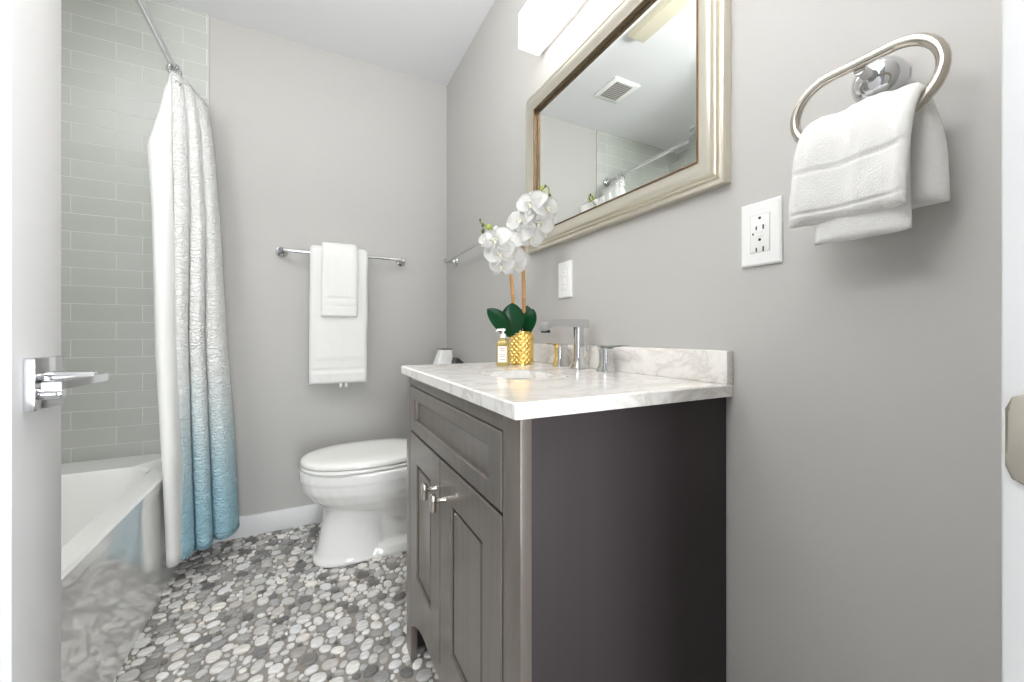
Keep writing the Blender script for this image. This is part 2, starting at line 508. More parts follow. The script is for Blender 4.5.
# ------------------------------------------------------------------ shower rod and curtain
RX, RZ = -1.222, 2.058
rod = thing('shower_curtain_rod', 'chrome shower curtain rod running to the tiled wall', 'curtain rod', (RX, D, RZ))
obj('rod', tube(B(), [(RX, 0.12, RZ), (RX, 1.2, RZ), (RX, D - 0.012, RZ)], 0.0127, 20), 'chrome', rod)
obj('flange', lathe(B(), (RX, D - 0.0085, RZ), (0, -1, 0), [(0.032, 0), (0.032, 0.006), (0.027, 0.012), (0.019, 0.016), (0.018, 0.030), (0.0135, 0.034)], 32), 'chrome', rod)
obj('flange', lathe(B(), (RX, YF + 0.0005, RZ), (0, 1, 0), [(0.032, 0), (0.032, 0.006), (0.027, 0.012), (0.019, 0.016), (0.018, 0.030), (0.0135, 0.034)], 32), 'chrome', rod)

cu = thing('shower_curtain', 'white shower curtain fading to aqua blue at its crinkled hem', 'shower curtain', (RX, 2.0, 0.1))
# plan outlines of the bunched folds at four heights (x, y), left of the bundle first
LV = [
    (0.105, [(-1.180, 1.960), (-1.172, 1.915), (-1.147, 1.905), (-1.126, 1.940), (-1.127, 1.992), (-1.112, 1.955), (-1.086, 1.955), (-1.074, 1.985), (-1.080, 2.045), (-1.062, 2.010), (-1.030, 2.008), (-1.008, 2.040), (-0.998, 2.100), (-1.010, 2.150), (-1.05, 2.17)]),
    (0.55, [(-1.184, 1.985), (-1.177, 1.930), (-1.157, 1.915), (-1.140, 1.950), (-1.144, 2.006), (-1.128, 1.968), (-1.102, 1.966), (-1.090, 1.996), (-1.096, 2.055), (-1.080, 2.022), (-1.048, 2.024), (-1.028, 2.056), (-1.019, 2.110), (-1.029, 2.155), (-1.07, 2.175)]),
    (0.95, [(-1.196, 2.025), (-1.188, 1.972), (-1.170, 1.960), (-1.156, 1.990), (-1.160, 2.040), (-1.146, 2.004), (-1.120, 2.000), (-1.110, 2.028), (-1.113, 2.075), (-1.100, 2.048), (-1.072, 2.052), (-1.056, 2.080), (-1.048, 2.125), (-1.056, 2.165), (-1.09, 2.185)]),
    (1.45, [(-1.205, 2.060), (-1.198, 2.015), (-1.178, 2.008), (-1.160, 2.030), (-1.160, 2.047), (-1.148, 2.044), (-1.124, 2.044), (-1.114, 2.070), (-1.114, 2.078), (-1.100, 2.075), (-1.086, 2.082), (-1.076, 2.108), (-1.072, 2.140), (-1.078, 2.170), (-1.10, 2.185)]),
    (1.82, [(-1.222, 2.085), (-1.212, 2.055), (-1.194, 2.054), (-1.178, 2.066), (-1.172, 2.073), (-1.164, 2.074), (-1.146, 2.074), (-1.136, 2.088), (-1.131, 2.096), (-1.122, 2.096), (-1.108, 2.106), (-1.100, 2.126), (-1.098, 2.150), (-1.102, 2.172), (-1.12, 2.190)]),
    (2.035, [(-1.236, 2.098), (-1.228, 2.091), (-1.216, 2.091), (-1.204, 2.096), (-1.196, 2.101), (-1.188, 2.101), (-1.178, 2.105), (-1.168, 2.112), (-1.160, 2.118), (-1.150, 2.124), (-1.140, 2.134), (-1.132, 2.146), (-1.126, 2.162), (-1.125, 2.180), (-1.130, 2.195)]),
]


def level_curve(L, z):
    zs = [l[0] for l in L]
    k = max(0, min(len(zs) - 2, next((i for i in range(len(zs) - 1) if z <= zs[i + 1]), len(zs) - 2)))
    t = (z - zs[k]) / (zs[k + 1] - zs[k])
    return [(lerp(a[0], b[0], t), lerp(a[1], b[1], t)) for a, b in zip(L[k][1], L[k + 1][1])]


def cloth(name, L, zt, zb, m, parent, nz, k, th, hem=None):
    bm = B(); rows = []
    for j in range(nz + 1):
        v = j / nz
        rows.append([Vector((p[0], p[1], 0)) for p in smooth_pts([(x, y, 0) for x, y in level_curve(L, lerp(zb, zt(0.5), v))], k)])
    n = len(rows[0])
    P = []
    for j in range(nz + 1):
        q = []
        for i in range(n):
            v = j / nz; s = i / (n - 1)
            z = lerp(zb + (hem(s) if hem else 0), zt(s), v)
            c = rows[j][i]
            q.append(Vector((c.x, c.y, z)))
        P.append(q)
    VV = [[bm.verts.new(p) for p in q] for q in P]
    uvl = bm.loops.layers.uv.new('UVMap')
    ac = [0.0]
    for i in range(1, n): ac.append(ac[-1] + (P[nz // 3][i] - P[nz // 3][i - 1]).length)
    for j in range(nz):
        for i in range(n - 1):
            f = bm.faces.new((VV[j][i], VV[j][i + 1], VV[j + 1][i + 1], VV[j + 1][i]))
            for lp, (a, b) in zip(f.loops, ((i, j), (i + 1, j), (i + 1, j + 1), (i, j + 1))): lp[uvl].uv = (ac[a], P[b][a].z)
    o = obj(name, bm, m, parent, 180)
    md = o.modifiers.new('thickness', 'SOLIDIFY'); md.thickness = th; md.offset = 0
    return o


cloth('fabric', LV, lambda s: 2.035 - 0.075 * min(1, max(0, (s - 0.2)) / 0.6), 0.105, 'curtain_fabric', cu, 60, 7, 0.004, lambda s: 0.012 * s)
LL = [
    (0.105, [(-1.150, 1.985), (-1.188, 1.945), (-1.192, 1.890), (-1.180, 1.868), (-1.163, 1.872), (-1.154, 1.900), (-1.153, 1.95)]),
    (0.46, [(-1.150, 1.985), (-1.188, 1.930), (-1.194, 1.865), (-1.186, 1.826), (-1.168, 1.820), (-1.155, 1.846), (-1.152, 1.92)]),
    (0.90, [(-1.200, 2.060), (-1.228, 2.020), (-1.238, 1.955), (-1.228, 1.915), (-1.206, 1.905), (-1.184, 1.932), (-1.178, 1.99)]),
    (1.45, [(-1.230, 2.120), (-1.262, 2.080), (-1.266, 2.015), (-1.252, 1.980), (-1.228, 1.985), (-1.207, 2.010), (-1.20, 2.07)]),
    (1.72, [(-1.240, 2.150), (-1.282, 2.110), (-1.292, 2.060), (-1.276, 2.030), (-1.248, 2.030), (-1.220, 2.050), (-1.21, 2.11)]),
    (1.86, [(-1.240, 2.165), (-1.268, 2.140), (-1.272, 2.105), (-1.262, 2.080), (-1.240, 2.070), (-1.222, 2.074), (-1.21, 2.12)]),
    (2.03, [(-1.236, 2.170), (-1.245, 2.155), (-1.246, 2.135), (-1.242, 2.112), (-1.236, 2.100), (-1.230, 2.096), (-1.222, 2.12)]),
]
lo = cloth('liner', LL, lambda s: lerp(1.90, 2.03, min(1, s * 1.25)), 0.105, 'liner_fabric', cu, 50, 7, 0.003)
lo['label'] = 'plain white liner at the left edge'
bmr = B()
ro = [(RX + 0.021 * cos(a), 2.095 + 0.006 * sin(a), RZ - 0.006 + 0.024 * sin(a)) for a in [2 * pi * k / 20 for k in range(20)]]
tube(bmr, ro, 0.0028, 8, True); obj('hook', bmr, 'chrome', cu)
bmr = B(); tube(bmr, [(p[0] + 0.003, p[1] + 0.022, p[2] - 0.004) for p in ro], 0.0028, 8, True); obj('hook', bmr, 'chrome', cu)
bmr = B(); lathe(bmr, (-1.2035, 2.080, 1.986), (0.30, -0.95, 0.05), [(0.0105, 0), (0.0105, 0.003), (0.0085, 0.0045), (0.005, 0.0042), (0.0045, 0.001)], 20); obj('eyelet', bmr, 'grommet', cu)

# ------------------------------------------------------------------ towels: a folded sheet with rounded edges


def towel(name, path, wdir, wid, th, m, parent=None, nv=18, bands=(), seed=0, taper=None, wob=0.003, bow=0.0):
    """path: centre line from the front hem over the bar to the back hem; wdir: across"""
    P = smooth_pts(path, 16); n = len(P); wdir = Vector(wdir).normalized()
    ac = [0.0]
    for i in range(1, n): ac.append(ac[-1] + (P[i] - P[i - 1]).length)
    rings = []
    for i in range(n):
        tg = (P[min(i + 1, n - 1)] - P[max(i - 1, 0)]).normalized()
        nm = tg.cross(wdir).normalized()
        ed = 1.0
        e = min(ac[i], ac[-1] - ac[i])
        if e < th / 2: ed = math.sqrt(max(0.02, 1 - ((th / 2 - e) / (th / 2)) ** 2))
        bd = 1.0
        for b0, b1, dp in bands:
            if b0 <= ac[i] <= b1: bd -= dp
        wsc = taper(ac[i] / ac[-1]) if taper else 1.0
        top, bot = [], []
        for j in range(nv + 1):
            q = j / nv * 2 - 1
            prof = (1 - abs(q) ** 8) ** 0.5 if abs(q) < 1 else 0.12
            prof = max(prof, 0.12)
            wx = q * (wid / 2 - th * 0.15) * wsc
            w = wob * noise.noise(Vector((q * 2.2 + seed * 7, ac[i] * 9, seed))) + wob * 0.5 * noise.noise(Vector((q * 6 + seed, ac[i] * 26, 3)))
            c = P[i] + wdir * wx + wdir * (wob * noise.noise(Vector((seed, ac[i] * 7, 9 * (1 if q > 0 else -1)))) * abs(q))
            c = c + nm * (bow * (1 - q * q) * max(0, 1 - ac[i] / (0.5 * ac[-1])) ** 0.7)
            h = th / 2 * prof * ed * bd
            top.append(c + nm * (h + w)); bot.append(c - nm * (h - w))
        rings.append(top + bot[::-1])
    bm = B(); ring_faces(bm, rings)
    return obj(name, bm, m, parent, 180)


# towel bar on the back wall
YB, ZB = D - 0.062, 1.362


def towel_bar(label, a, b, wall):
    a, b, wall = Vector(a), Vector(b), Vector(wall)
    t = thing('towel_bar', label, 'towel bar', (a + b) / 2)
    d = (b - a).normalized()
    obj('bar', tube(B(), [a - d * 0.014, (a + b) / 2, b + d * 0.014], 0.008, 16), 'chrome', t)
    dist = 0.062
    for p in (a, b):
        bm = B()
        lathe(bm, p + wall * (dist - 0.0005), -wall, [(0.027, 0), (0.027, 0.005), (0.024, 0.010), (0.014, 0.014), (0.0105, 0.020), (0.0105, 0.050), (0.0125, 0.056), (0.0125, 0.070), (0.010, 0.073)], 28)
        obj('post', bm, 'chrome', t)
    return t


towel_bar('chrome towel bar on the back wall holding two towels', (-0.842, YB, ZB), (-0.268, YB, ZB), (0, 1, 0))
towel_bar('bare chrome towel bar on the right wall above the toilet', (-0.062, 2.085, ZB - 0.006), (-0.062, 1.475, ZB - 0.006), (1, 0, 0))

f0 = YB - 0.026
tw = thing('bath_towel', 'long white folded bath towel hanging on the back wall bar', 'towel', (-0.588, YB, ZB))
towel('cloth', [(-0.59, f0 + 0.004, 0.712), (-0.59, f0, 0.85), (-0.588, f0, 1.05), (-0.587, f0, 1.25), (-0.586, f0 + 0.003, 1.345), (-0.586, YB - 0.014, 1.383), (-0.586, YB + 0.006, 1.386), (-0.586, YB + 0.026, 1.365), (-0.586, YB + 0.028, 1.30), (-0.586, YB + 0.030, 1.0), (-0.586, YB + 0.030, 0.76)],
      (1, 0, 0), 0.275, 0.026, 'terry', tw, 26, ((0.062, 0.070, 0.55), (0.070, 0.118, 0.18), (0.118, 0.126, 0.55)), 1)
for k, x in enumerate((-0.582, -0.556)):
    g = obj('care_tag', bx(B(), (x - 0.006, f0 - 0.004, 0.692), (x + 0.006, f0 - 0.0025, 0.712), 0.0005), 'label_paper', tw)
hw = thing('hand_towel', 'short white hand towel laid over the long bath towel', 'towel', (-0.585, YB, ZB + 0.02))
f1 = f0 - 0.0265
towel('cloth', [(-0.589, f1 + 0.003, 1.046), (-0.588, f1, 1.12), (-0.586, f1, 1.25), (-0.584, f1 + 0.002, 1.350), (-0.584, YB - 0.032, 1.398), (-0.584, YB - 0.008, 1.409), (-0.584, YB + 0.028, 1.402), (-0.584, YB + 0.049, 1.372), (-0.584, YB + 0.0515, 1.30), (-0.584, YB + 0.0515, 1.12)],
      (1, 0, 0), 0.172, 0.019, 'terry', hw, 22, ((0.045, 0.052, 0.55), (0.052, 0.085, 0.2), (0.085, 0.092, 0.55)), 4)

# ------------------------------------------------------------------ toilet
TY = 1.885
to = thing('toilet', 'white toilet with closed lid between vanity and back wall', 'toilet', (-0.40, TY, 0))


def egg(xf, xb, hw, z, n=36, p=2.2, yo=0.0):
    """outline with its blunt end at xb and its rounder nose at xf"""
    out = []
    L = xb - xf
    cx = xf + L * 0.48
    for k in range(n):
        a = 2 * pi * k / n
        c, s = cos(a), sin(a)
        if c < 0: x = cx + (cx - xf) * -(abs(c) ** (2 / 2.0))
        else: x = cx + (xb - cx) * abs(c) ** (2 / 2.9)
        y = hw * math.copysign(abs(s) ** (2 / p), s)
        out.append((x, TY + yo + y, z))
    return out


bmo = B()
ring_faces(bmo, [egg(-0.45, -0.20, 0.06, 0.12), egg(-0.56, -0.17, 0.10, 0.185), egg(-0.66, -0.15, 0.138, 0.225), egg(-0.718, -0.13, 0.166, 0.265), egg(-0.748, -0.12, 0.182, 0.305), egg(-0.757, -0.11, 0.187, 0.335),
                 egg(-0.757, -0.11, 0.187, 0.345), egg(-0.762, -0.10, 0.191, 0.352), egg(-0.762, -0.10, 0.191, 0.388), egg(-0.756, -0.10, 0.186, 0.394), egg(-0.68, -0.18, 0.12, 0.394)])
# front column of the pedestal
ring_faces(bmo, [egg(-0.712, -0.40, 0.112, 0.0, p=2.6), egg(-0.712, -0.40, 0.112, 0.012, p=2.6), egg(-0.700, -0.41, 0.106, 0.03, p=2.6), egg(-0.686, -0.42, 0.101, 0.10, p=2.5), egg(-0.674, -0.41, 0.103, 0.16), egg(-0.668, -0.38, 0.112, 0.21), egg(-0.66, -0.35, 0.12, 0.26)])
# low foot running back and the trapway behind the column
ring_faces(bmo, [egg(-0.60, -0.115, 0.116, 0.0, p=3), egg(-0.60, -0.115, 0.116, 0.014, p=3), egg(-0.60, -0.125, 0.104, 0.040, p=3), egg(-0.58, -0.14, 0.080, 0.052, p=3)])
ring_faces(bmo, [egg(-0.56, -0.15, 0.072, 0.03), egg(-0.56, -0.15, 0.066, 0.15), egg(-0.56, -0.13, 0.085, 0.25)])
tube(bmo, smooth_pts([(-0.44, TY, 0.17), (-0.36, TY, 0.10), (-0.28, TY, 0.11), (-0.24, TY, 0.19), (-0.2, TY, 0.26)], 5), 0.082, 16)
o = obj('bowl', bmo, 'porcelain', to, 180)
md = o.modifiers.new('fuse', 'REMESH'); md.mode = 'VOXEL'; md.voxel_size = 0.0055; md.use_smooth_shade = True
md = o.modifiers.new('relax', 'SMOOTH'); md.factor = 0.5; md.iterations = 5
bmo = B()
ring_faces(bmo, [egg(-0.752, -0.245, 0.180, 0.3955), egg(-0.758, -0.24, 0.186, 0.399), egg(-0.758, -0.24, 0.186, 0.407), egg(-0.752, -0.245, 0.181, 0.411)])
obj('seat', bmo, 'seat_plastic', to, 60)
bmo = B()
ring_faces(bmo, [egg(-0.748, -0.235, 0.178, 0.4135), egg(-0.757, -0.23, 0.186, 0.417), egg(-0.758, -0.23, 0.187, 0.427), egg(-0.752, -0.235, 0.182, 0.435), egg(-0.735, -0.25, 0.166, 0.440), egg(-0.66, -0.30, 0.11, 0.4435), egg(-0.56, -0.38, 0.05, 0.4445)])
obj('lid', bmo, 'seat_plastic', to, 60)
for s in (-1, 1):
    bmo = B(); tube(bmo, [(-0.222, TY + s * 0.075 - 0.022, 0.412), (-0.222, TY + s * 0.075 + 0.022, 0.412)], 0.013, 14); obj('hinge', bmo, 'seat_plastic', to)
bmo = B()
ring_faces(bmo, [rrect(-0.205, -0.022, TY - 0.19, TY + 0.19, 0.03, 0.392), rrect(-0.212, -0.020, TY - 0.205, TY + 0.205, 0.03, 0.42), rrect(-0.222, -0.018, TY - 0.222, TY + 0.222, 0.03, 0.742)])
obj('tank', bmo, 'porcelain', to, 40)
bmo = B()
ring_faces(bmo, [rrect(-0.232, -0.014, TY - 0.232, TY + 0.232, 0.03, 0.743), rrect(-0.236, -0.012, TY - 0.236, TY + 0.236, 0.03, 0.752), rrect(-0.236, -0.012, TY - 0.236, TY + 0.236, 0.03, 0.772), rrect(-0.228, -0.018, TY - 0.228, TY + 0.228, 0.03, 0.780)])
obj('tank_lid', bmo, 'porcelain', to, 40)
bmo = B(); tube(bmo, [(-0.222, TY + 0.16, 0.69), (-0.240, TY + 0.16, 0.69), (-0.243, TY + 0.12, 0.686), (-0.243, TY + 0.09, 0.684)], [0.009, 0.008, 0.006, 0.007], 12); obj('flush_lever', bmo, 'chrome', to)

# bin on the cistern
bn = thing('tissue_box', 'small white tapered box with grey rim standing on the toilet tank', 'box', (-0.085, 2.06, 0.780))
bmn = B()
ring_faces(bmn, [rrect(-0.136, -0.045, 2.012, 2.105, 0.008, 0.7805), rrect(-0.104, -0.047, 2.022, 2.100, 0.008, 0.878), rrect(-0.099, -0.052, 2.027, 2.095, 0.006, 0.878), rrect(-0.099, -0.053, 2.027, 2.095, 0.006, 0.860)])
obj('body', bmn, 'plastic_white', bn)
bmn = B(); tube(bmn, [(x, y, 0.8795) for x, y, zz in rrect(-0.104, -0.047, 2.022, 2.100, 0.008, 0.882)], 0.0035, 8, True); obj('rim', bmn, 'vent_dark', bn)
bmn = B()
ring_faces(bmn, [rrect(-0.066, -0.026, 1.90, 1.985, 0.006, 0.7805), rrect(-0.066, -0.026, 1.90, 1.985, 0.006, 0.815), rrect(-0.062, -0.050, 1.91, 1.975, 0.004, 0.838)])
tag(obj('toiletry_case', bmn, 'black_plastic'), 'little black case beside the white box on the toilet tank', 'case')

# ------------------------------------------------------------------ vanity cabinet
FX, CY0, CY1, CT = -0.460, 0.4985, 1.232, 0.838
vc = thing('vanity_cabinet', 'dark espresso vanity cabinet with two doors under marble top', 'cabinet', (-0.23, (CY0 + CY1) / 2, 0))
bmc = B()
ST = 0.058
bx(bmc, (FX, CY0, 0.0), (FX + 0.019, CY0 + ST, CT), 0.0015)              # stiles run down to feet
bx(bmc, (FX, CY1 - ST, 0.0), (FX + 0.019, CY1, CT), 0.0015)
bx(bmc, (FX, CY0 + ST, CT - 0.030), (FX + 0.019, CY1 - ST, CT), 0.001)
# arched bottom rail
n = 24; y0, y1 = CY0 + ST, CY1 - ST
top = []; bot = []
for k in range(n + 1):
    y = lerp(y0, y1, k / n); e = min(y - y0, y1 - y)
    zb = 0.10 + 0.062 * (1 - max(0, 1 - e / 0.16) ** 2)
    bot.append((y, zb)); top.append((y, 0.205))
for xa in (0,):
    f = [bmc.verts.new((FX, y, zz)) for y, zz in bot]; g = [bmc.verts.new((FX, y, zz)) for y, zz in top]
    f2 = [bmc.verts.new((FX + 0.019, y, zz)) for y, zz in bot]; g2 = [bmc.verts.new((FX + 0.019, y, zz)) for y, zz in top]
    for k in range(n):
        bmc.faces.new((f[k], f[k + 1], g[k + 1], g[k])); bmc.faces.new((f2[k], g2[k], g2[k + 1], f2[k + 1]))
        bmc.faces.new((f[k], f2[k], f2[k + 1], f[k + 1])); bmc.faces.new((g[k], g[k + 1], g2[k + 1], g2[k]))
# interior box
bx(bmc, (FX + 0.0195, CY0 + 0.019, 0.16), (-0.006, CY1 - 0.019, 0.178)); bx(bmc, (-0.02, CY0 + 0.019, 0.178), (-0.006, CY1 - 0.019, CT))
obj('face_frame', bmc, 'cabinet', vc)
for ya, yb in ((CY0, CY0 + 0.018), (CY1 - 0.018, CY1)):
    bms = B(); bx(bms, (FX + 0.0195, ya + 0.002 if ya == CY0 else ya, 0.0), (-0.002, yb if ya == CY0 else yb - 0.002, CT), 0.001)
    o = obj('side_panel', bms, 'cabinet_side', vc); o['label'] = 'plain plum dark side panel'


def panel_front(bm, y0, y1, z0, z1, fr, depth, x=FX, raised=False, fb=None):
    """a framed front: mitred frame with a stepped moulding round a field"""
    fb = fb or fr
    def rg(dy, dz, dx): return [(x + dx, y0 + dy, z0 + dz), (x + dx, y1 - dy, z0 + dz), (x + dx, y1 - dy, z1 - dz), (x + dx, y0 + dy, z1 - dz)]
    R_ = [rg(0, 0, 0.016), rg(0, 0, -0.0005), rg(0.002, 0.002, -0.002), rg(fr - 0.004, fb - 0.004, -0.002), rg(fr, fb, 0.001), rg(fr, fb, depth)]
    if raised:
        R_ += [rg(fr + 0.008, fb + 0.008, depth + 0.001), rg(fr + 0.008, fb + 0.008, 0.003), rg(fr + 0.012, fb + 0.012, 0.0005), rg(fr + 0.016, fb + 0.016, 0.001)]
    else:
        R_ += [rg(fr + 0.004, fb + 0.004, depth + 0.001)]
    ring_faces(bm, R_)


YG = 0.880
bmf = B(); panel_front(bmf, CY0 + ST + 0.002, CY1 - ST - 0.002, 0.680, 0.806, 0.052, 0.008, fb=0.036); obj('drawer_front', bmf, 'cabinet', vc, 25)
for ya, yb, hy in ((CY0 + ST + 0.002, YG - 0.0015, YG - 0.036), (YG + 0.0015, CY1 - ST - 0.002, YG + 0.036)):
    bmf = B(); panel_front(bmf, ya, yb, 0.208, 0.674, 0.078, 0.010, raised=True)
    d = obj('door', bmf, 'cabinet', vc, 25)
    bmh = B()
    zc = 0.592
    hb = bx(bmh, (FX - 0.034, hy - 0.0095, zc - 0.019), (FX - 0.022, hy + 0.0095, zc + 0.019), 0.004, 3)
    tube(bmh, [(FX - 0.0015, hy, zc + 0.004), (FX - 0.012, hy, zc + 0.004), (FX - 0.024, hy, zc + 0.004)], [0.0075, 0.0055, 0.0065], 14)
    h = obj('handle', bmh, 'nickel', d); h['label'] = 'small brushed metal pull'

# ------------------------------------------------------------------ marble counter
ZC = 0.862
ct = thing('countertop', 'white veined marble countertop with backsplash on the dark vanity', 'countertop', (-0.23, 0.862, ZC))
KX, KY0, KY1 = -0.4745, 0.4865, 1.2420
SX0, SX1, SY0, SY1 = -0.352, -0.196, 0.725, 0.955
bmk = B()


def both(x0, x1, y0, y1, r, z, n=6): return rrect(x0, x1, y0, y1, r, z, n)


o1 = both(KX, -0.0008, KY0, KY1, 0.004, 0); i1 = both(SX0, SX1, SY0, SY1, 0.035, 0)


def atz(r, z, d=0.0):
    cx, cy = sum(p[0] for p in r) / len(r), sum(p[1] for p in r) / len(r)
    return [(p[0] - math.copysign(d, p[0] - cx), p[1] - math.copysign(d, p[1] - cy), z) for p in r]


ring_faces(bmk, [atz(i1, CT + 0.0005), atz(o1, CT + 0.0005), atz(o1, ZC - 0.003), atz(o1, ZC, 0.003), atz(i1, ZC, -0.002), atz(i1, ZC - 0.002), atz(i1, CT + 0.0005)], cap0=False, cap1=False)
bmesh.ops.remove_doubles(bmk, verts=bmk.verts, dist=1e-5)
obj('slab', bmk, 'marble', ct, 0)
obj('backsplash', bx(B(), (-0.0205, KY0, ZC), (-0.0008, KY1, ZC + 0.064), 0.0025), 'marble', ct)
bmk = B()
ring_faces(bmk, [both(SX0 - 0.012, SX1 + 0.012, SY0 - 0.012, SY1 + 0.012, 0.045, CT - 0.001), both(SX0 - 0.004, SX1 + 0.004, SY0 - 0.004, SY1 + 0.004, 0.04, CT - 0.001), both(SX0 + 0.006, SX1 - 0.006, SY0 + 0.006, SY1 - 0.006, 0.04, CT - 0.03),
                 both(SX0 + 0.018, SX1 - 0.018, SY0 + 0.02, SY1 - 0.02, 0.04, CT - 0.11), both(SX0 + 0.05, SX1 - 0.05, SY0 + 0.07, SY1 - 0.07, 0.02, CT - 0.135)], cap0=False)
o = obj('sink_basin', bmk, 'porcelain', ct, 60); o['label'] = 'white undermount sink basin'

# ------------------------------------------------------------------ faucet
fa = thing('faucet', 'chrome widespread faucet with square spout and two lever handles', 'faucet', (-0.055, 0.912, ZC))


def sqring(cx, cy, h, z, r=0.0075, hy=None): return rrect(cx - h, cx + h, cy - (hy or h), cy + (hy or h), r, z, 5)


bmf = B()
FXC, FY = -0.058, 0.902
ring_faces(bmf, [sqring(FXC, FY, 0.0215, ZC + 0.0005), sqring(FXC, FY, 0.0215, ZC + 0.004), sqring(FXC, FY, 0.0155, ZC + 0.016), sqring(FXC, FY, 0.0128, ZC + 0.034), sqring(FXC, FY, 0.0122, 0.970), sqring(FXC, FY, 0.0122, 0.990)])
rings = []
for x, zt_, zb_, hy in ((-0.034, 0.9985, 0.974, 0.0165), (-0.060, 0.9992, 0.9755, 0.0165), (-0.110, 0.9985, 0.981, 0.0170), (-0.150, 0.9965, 0.979, 0.0172), (-0.166, 0.990, 0.970, 0.0172), (-0.175, 0.978, 0.966, 0.0165)):
    rings.append([(x, FY - hy, zb_), (x, FY + hy, zb_), (x, FY + hy, zt_), (x, FY - hy, zt_)])
ring_faces(bmf, rings)
sp_ = obj('spout', bmf, 'chrome', fa, 30)
obj('aerator', bx(B(), (-0.174, FY - 0.011, 0.9615), (-0.158, FY + 0.011, 0.969), 0.001), 'slot_dark', sp_)
for hy, s in ((1.003, 1), (0.797, -1)):
    bmf = B()
    ring_faces(bmf, [sqring(-0.050, hy, 0.0200, ZC + 0.0005), sqring(-0.050, hy, 0.0200, ZC + 0.004), sqring(-0.050, hy, 0.0155, ZC + 0.016), sqring(-0.050, hy, 0.0145, ZC + 0.030), sqring(-0.050, hy, 0.0155, ZC + 0.058)])
    h = obj('handle', bmf, 'chrome', fa, 30)
    bml = B()
    y0 = hy - s * 0.016
    rings = []
    for t, hx, za, zb in ((0, 0.0158, 0.0592, 0.0665), (0.35, 0.0158, 0.0592, 0.0672), (0.45, 0.012, 0.0622, 0.0672), (1.0, 0.0095, 0.0662, 0.0695)):
        y = y0 + s * 0.088 * t
        rings.append([(-0.050 - hx, y, ZC + za), (-0.050 + hx, y, ZC + za), (-0.050 + hx, y, ZC + zb), (-0.050 - hx, y, ZC + zb)])
    ring_faces(bml, rings)
    obj('lever', bml, 'chrome', h, 30)
bml = B(); tube(bml, [(-0.026, 0.902, ZC + 0.0005), (-0.026, 0.902, ZC + 0.045), (-0.026, 0.902, ZC + 0.047), (-0.026, 0.902, ZC + 0.066)], [0.0025, 0.0025, 0.005, 0.005], 12); obj('lift_rod', bml, 'chrome', fa)

# ------------------------------------------------------------------ orchid in a gold pot
PX, PY = -0.122, 1.118
oc = thing('potted_orchid', 'white artificial orchid in a gold pot on the marble counter', 'orchid', (PX, PY, ZC))
bmp = B()
NA, NZ = 180, 84
rings = []
for j in range(NZ + 1):
    z = 0.104 * j / NZ
    q = []
    for k in range(NA):
        a = 2 * pi * k / NA
        e = 0 if (z < 0.006 or z > 0.098) else 1
        u_ = 26 * a / (2 * pi); v_ = z / 0.0085
        d1 = abs(((u_ + v_) / 2) % 1 - 0.5) * 2; d2 = abs(((u_ - v_) / 2) % 1 - 0.5) * 2
        bump_ = min(d1, d2)
        r = 0.0350 + e * 0.0042 * (0.5 + 0.5 * cos(pi * bump_))
        q.append((PX + r * cos(a), PY + r * sin(a), ZC + 0.0005 + z))
    rings.append(q)
rings.append([(PX + 0.033 * cos(2 * pi * k / NA), PY + 0.033 * sin(2 * pi * k / NA), ZC + 0.104) for k in range(NA)])
rings.append([(PX + 0.032 * cos(2 * pi * k / NA), PY + 0.032 * sin(2 * pi * k / NA), ZC + 0.090) for k in range(NA)])
ring_faces(bmp, rings); obj('pot', bmp, 'gold_pot', oc, 50)
obj('soil', lathe(B(), (PX, PY, ZC + 0.0905), (0, 0, 1), [(0.0315, 0), (0.0315, 0.002), (0.015, 0.006), (0.001, 0.007)], 24), 'soil', oc)


def leafmesh(base, tip, width, bend, up=Vector((0, 0, 1)), th=0.0022, cup=0.12, p=1.3):
    base, tip = Vector(base), Vector(tip); d = tip - base; L = d.length; dn = d.normalized()
    sd = dn.cross(Vector(up)).normalized(); nm = sd.cross(dn).normalized()
    bm = B()
    def f(u, v):
        q = v * 2 - 1
        w_ = width / 2 * (sin(pi * min(1, u * 0.97 + 0.03) ** p) ** 0.62 if 0 < u < 1 else 0.05)
        return base + d * u + nm * (bend * sin(pi * u * 0.9)) + sd * (q * w_) + nm * (cup * w_ * q * q)
    grid(bm, f, 16, 8)
    bmesh.ops.solidify(bm, geom=list(bm.faces), thickness=th)
    return bm


for bs, tp, wd, bd, up in ((Vector((-0.1552, 1.105, 0.9492)), Vector((-0.1648, 1.1, 1.0548)), 0.070, 0.010, (-0.5, -0.85, 0.15)),
                           (Vector((-0.1632, 1.11, 0.9492)), Vector((-0.2488, 1.105, 1.034)), 0.056, 0.014, (-0.45, -0.8, 0.5)),
                           (Vector((-0.1114, 1.1, 0.9523)), Vector((-0.0964, 1.085, 1.0373)), 0.052, 0.010, (-0.7, -0.6, 0.3)),
                           (Vector((-0.1057, 1.13, 0.9521)), Vector((-0.0861, 1.145, 1.0509)), 0.050, 0.010, (-0.4, -0.9, 0.2))):
    obj('leaf', leafmesh(bs, tp, wd, bd, up, 0.003, 0.22), 'leaf_green', oc, 180)


def bamboo(p0, p1, r):
    bm = B(); p0, p1 = Vector(p0), Vector(p1); pts = []; rs = []
    n = 5
    for k in range(n):
        for t, q in ((0.0, 1.18), (0.04, 1.22), (0.08, 1.0), (0.96, 1.0)):
            pts.append(p0.lerp(p1, (k + t) / n)); rs.append(r * q)
    pts.append(p1); rs.append(r * 1.1)
    tube(bm, pts, rs, 12)
    return bm


